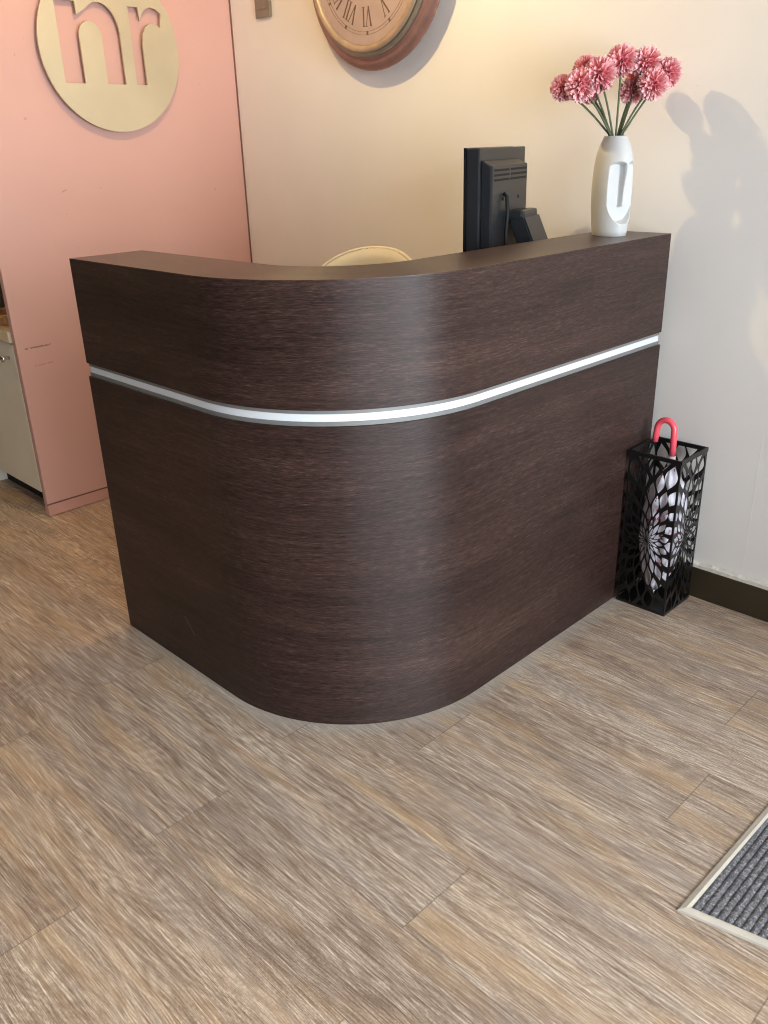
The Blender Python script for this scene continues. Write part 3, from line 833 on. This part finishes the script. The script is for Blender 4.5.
# ------------------------------------------------------------------ entrance mat
MA, MB, MC_, MD = Vector((.773, -1.248)), Vector((2.15, -.955)), Vector((2.15, -.30)), Vector((.797, -.30))
mat_o = thing('entrance_mat', 'grey ribbed entrance mat with aluminium edging on the floor', 'mat', (MA.x, MA.y, 0))
quad = [MA, MB, MC_, MD]
def inset(q, d_):
    out_ = []
    n_ = len(q)
    for i in range(n_):
        p0, p1, p2 = q[i - 1], q[i], q[(i + 1) % n_]
        e1 = (p1 - p0).normalized(); e2 = (p2 - p1).normalized()
        n1_ = Vector((-e1.y, e1.x)); n2_ = Vector((-e2.y, e2.x))
        k_ = d_ / (1 + n1_.dot(n2_)); out_.append(p1 + (n1_ + n2_) * k_)
    return out_
def bar(name, i, mat):
    bm = nb(); lv = []
    for dd, z in ((0, .0008), (.003, .0045), (.013, .0075), (.0185, .0062), (.019, .0008)):
        q = inset(quad, dd); a, b_ = q[i] - MA, q[(i + 1) % 4] - MA
        lv.append((bm.verts.new((a.x, a.y, z)), bm.verts.new((b_.x, b_.y, z))))
    for (a, b_), (c_, d_) in zip(lv, lv[1:]): bm.faces.new((a, b_, d_, c_))
    bm.faces.new((lv[0][0], lv[0][1], lv[-1][1], lv[-1][0])); bm.faces.new([l[0] for l in lv]); bm.faces.new([l[1] for l in lv])
    return obj(name, bm, mat, mat_o)
for i in range(4): bar('edging', i, M_matalu)
q = inset(quad, .0195); bm = nb(); x0 = q[0].x; x1 = q[1].x; nr = 88
def ylo(x): 
    t = (x - q[0].x) / (q[1].x - q[0].x); return q[0].y + (q[1].y - q[0].y) * max(0, min(1, t))
yhi = q[3].y; vs_ = []
for k in range(nr * 4 + 1):
    x = x0 + (x1 - x0) * k / (nr * 4); ph = k % 4; z = (.0022, .0050, .0058, .0046)[ph]
    vs_.append([bm.verts.new((x - MA.x, ylo(x) + (yhi - ylo(x)) * f - MA.y, z)) for f in (0, 1)])
for a, b_ in zip(vs_, vs_[1:]): bm.faces.new((a[0], b_[0], b_[1], a[1]))
lo = [bm.verts.new((p_.x - MA.x, p_.y - MA.y, .0008)) for p_ in (q[0], q[1], q[2], Vector((q[0].x, q[3].y)))]
bm.faces.new(lo)
obj('carpet_insert', bm, M_carpet, mat_o)

# ------------------------------------------------------------------ cabinet behind the pink wall, and what stands on it
CX0, CX1, CY0 = -2.79, -2.206, -1.165
cab = thing('base_cabinet', 'off-white base cabinet with chrome knob beside the pink wall', 'cabinet', (CX1, CY0, 0))
def cb(name, x0, x1, y0, y1, z0, z1, m_, bev=.001, par=None): return boxo(name, (x0 - CX1, x1 - CX1, y0 - CY0, y1 - CY0, z0, z1), m_, par or cab, bev)
cb('side_panel', CX0, CX0 + .018, CY0 + .002, -.60, .001, .745, M_cab)
cb('side_panel', CX1 - .018, CX1, CY0 + .002, -.60, .085, .745, M_cab)
cb('carcass', CX0 + .0185, CX1 - .0185, CY0 + .01, -.60, .085, .744, M_cab)
cb('plinth', CX0 + .0185, CX1 - .002, CY0 + .05, CY0 + .068, .001, .084, M_dark)
dr = cb('door', CX0 + .02, CX1 - .006, CY0 - .018, CY0 + .001, .098, .738, M_cab, .0015)
bm = nb(); lathe(bm, [(0, 0), (.007, 0), (.006, .014), (.010, .018), (.015, .024), (.0155, .029), (.011, .034), (0, .036)], 24, Matrix.Translation((-2.268 - CX1, -.0185, .678)) @ Matrix.Rotation(PI / 2, 4, 'X'))
obj('knob', bm, M_chrome, dr, smooth=True)
cb('countertop', CX0 - .0, CX1, CY0 - .03, -.60, .7455, .792, M_counter, .003)

bk = thing('wicker_tray', 'honey wicker tray on the white cabinet countertop', 'tray', (-2.40, -1.075, .7925))
bm = nb()
for k in range(7):
    z = .005 + k * .0065; r = .10 + k * .003
    tube(bm, [((r) * math.cos(2 * PI * i / 40), r * .85 * math.sin(2 * PI * i / 40), z + .0018 * math.sin(i * 4 + k * PI)) for i in range(41)], .0045, 6)
obj('woven_side', bm, M_wicker, bk, smooth=True)
bm = nb(); lathe(bm, [(0, .001), (.10, .001), (.10, .006), (0, .006)], 32)
for v in bm.verts: v.co.y *= .85
obj('tray_base', bm, M_wicker, bk)
bg = thing('black_bag', 'upright black bag behind the wicker tray on the countertop', 'bag', (-2.63, -.93, .7925))
bm = nb(); vs = box(bm, -.13, .13, -.06, .06, 0.001, .26, bev=.025)
for v in bm.verts: v.co.x *= 1 - .25 * (v.co.z / .26); v.co.y *= 1 - .5 * (v.co.z / .26)
obj('bag_body', bm, M_black, bg, smooth=True)
bm = nb(); tube(bm, [(-.07, 0, .25)] + [(.07 * -math.cos(PI * k / 10), 0, .25 + .09 * math.sin(PI * k / 10)) for k in range(1, 10)] + [(.07, 0, .25)], .006, 8); obj('bag_handle', bm, M_black, bg, smooth=True)

# ------------------------------------------------------------------ lamps and daylight
def downlight(x, y, energy, col, rad=.03, lab='', lit=True):
    t = thing('ceiling_light', lab, 'ceiling light', (x, y, H_CEIL), 0, 'recessed downlights')
    bm = nb(); lathe(bm, [(.030, -.001), (.052, -.001), (.054, -.006), (.048, -.012), (.034, -.010), (.030, -.001)], 32); obj('trim_ring', bm, M_lampwhite, t, smooth=True)
    L = D.lights.new('downlight_lamp', 'POINT'); L.energy = energy; L.color = col; L.shadow_soft_size = rad
    o = D.objects.new('downlight_lamp', L); COL.objects.link(o); o.location = (x, y, H_CEIL - .078)
    return o
WARM = (1, .68, .28)
lamp = downlight(-1.09, -.86, 26, WARM, .012, 'round recessed ceiling light above the space behind the desk')
sl = D.lights.new('added_wall_spot', 'SPOT'); sl.energy = 22; sl.color = (1, .82, .45); sl.shadow_soft_size = .012; sl.spot_size = math.radians(120); sl.spot_blend = 1  # added lamp without its own fixture, warms the right of the back wall
so = D.objects.new('added_wall_spot', sl); COL.objects.link(so); so.location = lamp.location
so.rotation_euler = (Vector((.15, -.05, 1.25)) - so.location).to_track_quat('-Z', 'Y').to_euler()
downlight(-3.1, -2.0, 15, WARM, .05, 'added fill light on the ceiling beyond the pink wall')  # unseen fill lamp, added to brighten the left side and the cabinet front

def area(name, loc, rot, sx, sy, e, col):
    L = D.lights.new(name, 'AREA'); L.shape = 'RECTANGLE'; L.size = sx; L.size_y = sy; L.energy = e; L.color = col
    o = D.objects.new(name, L); COL.objects.link(o); o.location = loc; o.rotation_euler = rot; return o
DAY = (.90, .915, 1.0)
area('daylight_window', (XR + .2, (WY0 + WY1) / 2, (WZ0 + WZ1) / 2), (0, math.radians(90), 0), 1.9, 2.1, 125, DAY)
area('daylight_door', (XR + .2, (DY0 + DY1) / 2, 1.42), (0, math.radians(90), 0), 1.5, 1.0, 128, DAY)

w = D.worlds.new('sky'); sc.world = w; w.use_nodes = True
bgn = w.node_tree.nodes['Background']; bgn.inputs[0].default_value = (.75, .86, 1, 1); bgn.inputs[1].default_value = 1.5

# ------------------------------------------------------------------ camera
cam = D.cameras.new('camera'); co = D.objects.new('camera', cam); COL.objects.link(co)
cam.sensor_fit = 'VERTICAL'; cam.sensor_height = 36; cam.lens = FPX / 1024 * 36; cam.clip_start = .05
R_ = Matrix((RT, UPV, -FWD)).transposed()
co.matrix_world = Matrix.Translation(CAM) @ R_.to_4x4()
sc.camera = co
sc.view_settings.view_transform = 'Standard'; sc.view_settings.look = 'None'
sc.view_settings.gamma = 1; sc.view_settings.use_curve_mapping = False; sc.view_settings.exposure = 0.0
sc.cycles.max_bounces = 10; sc.cycles.diffuse_bounces = 5; sc.cycles.sample_clamp_indirect = 4
sc.cycles.caustics_reflective = False; sc.cycles.caustics_refractive = False
sc.cycles.use_denoising = True; sc.cycles.filter_width = 1.1
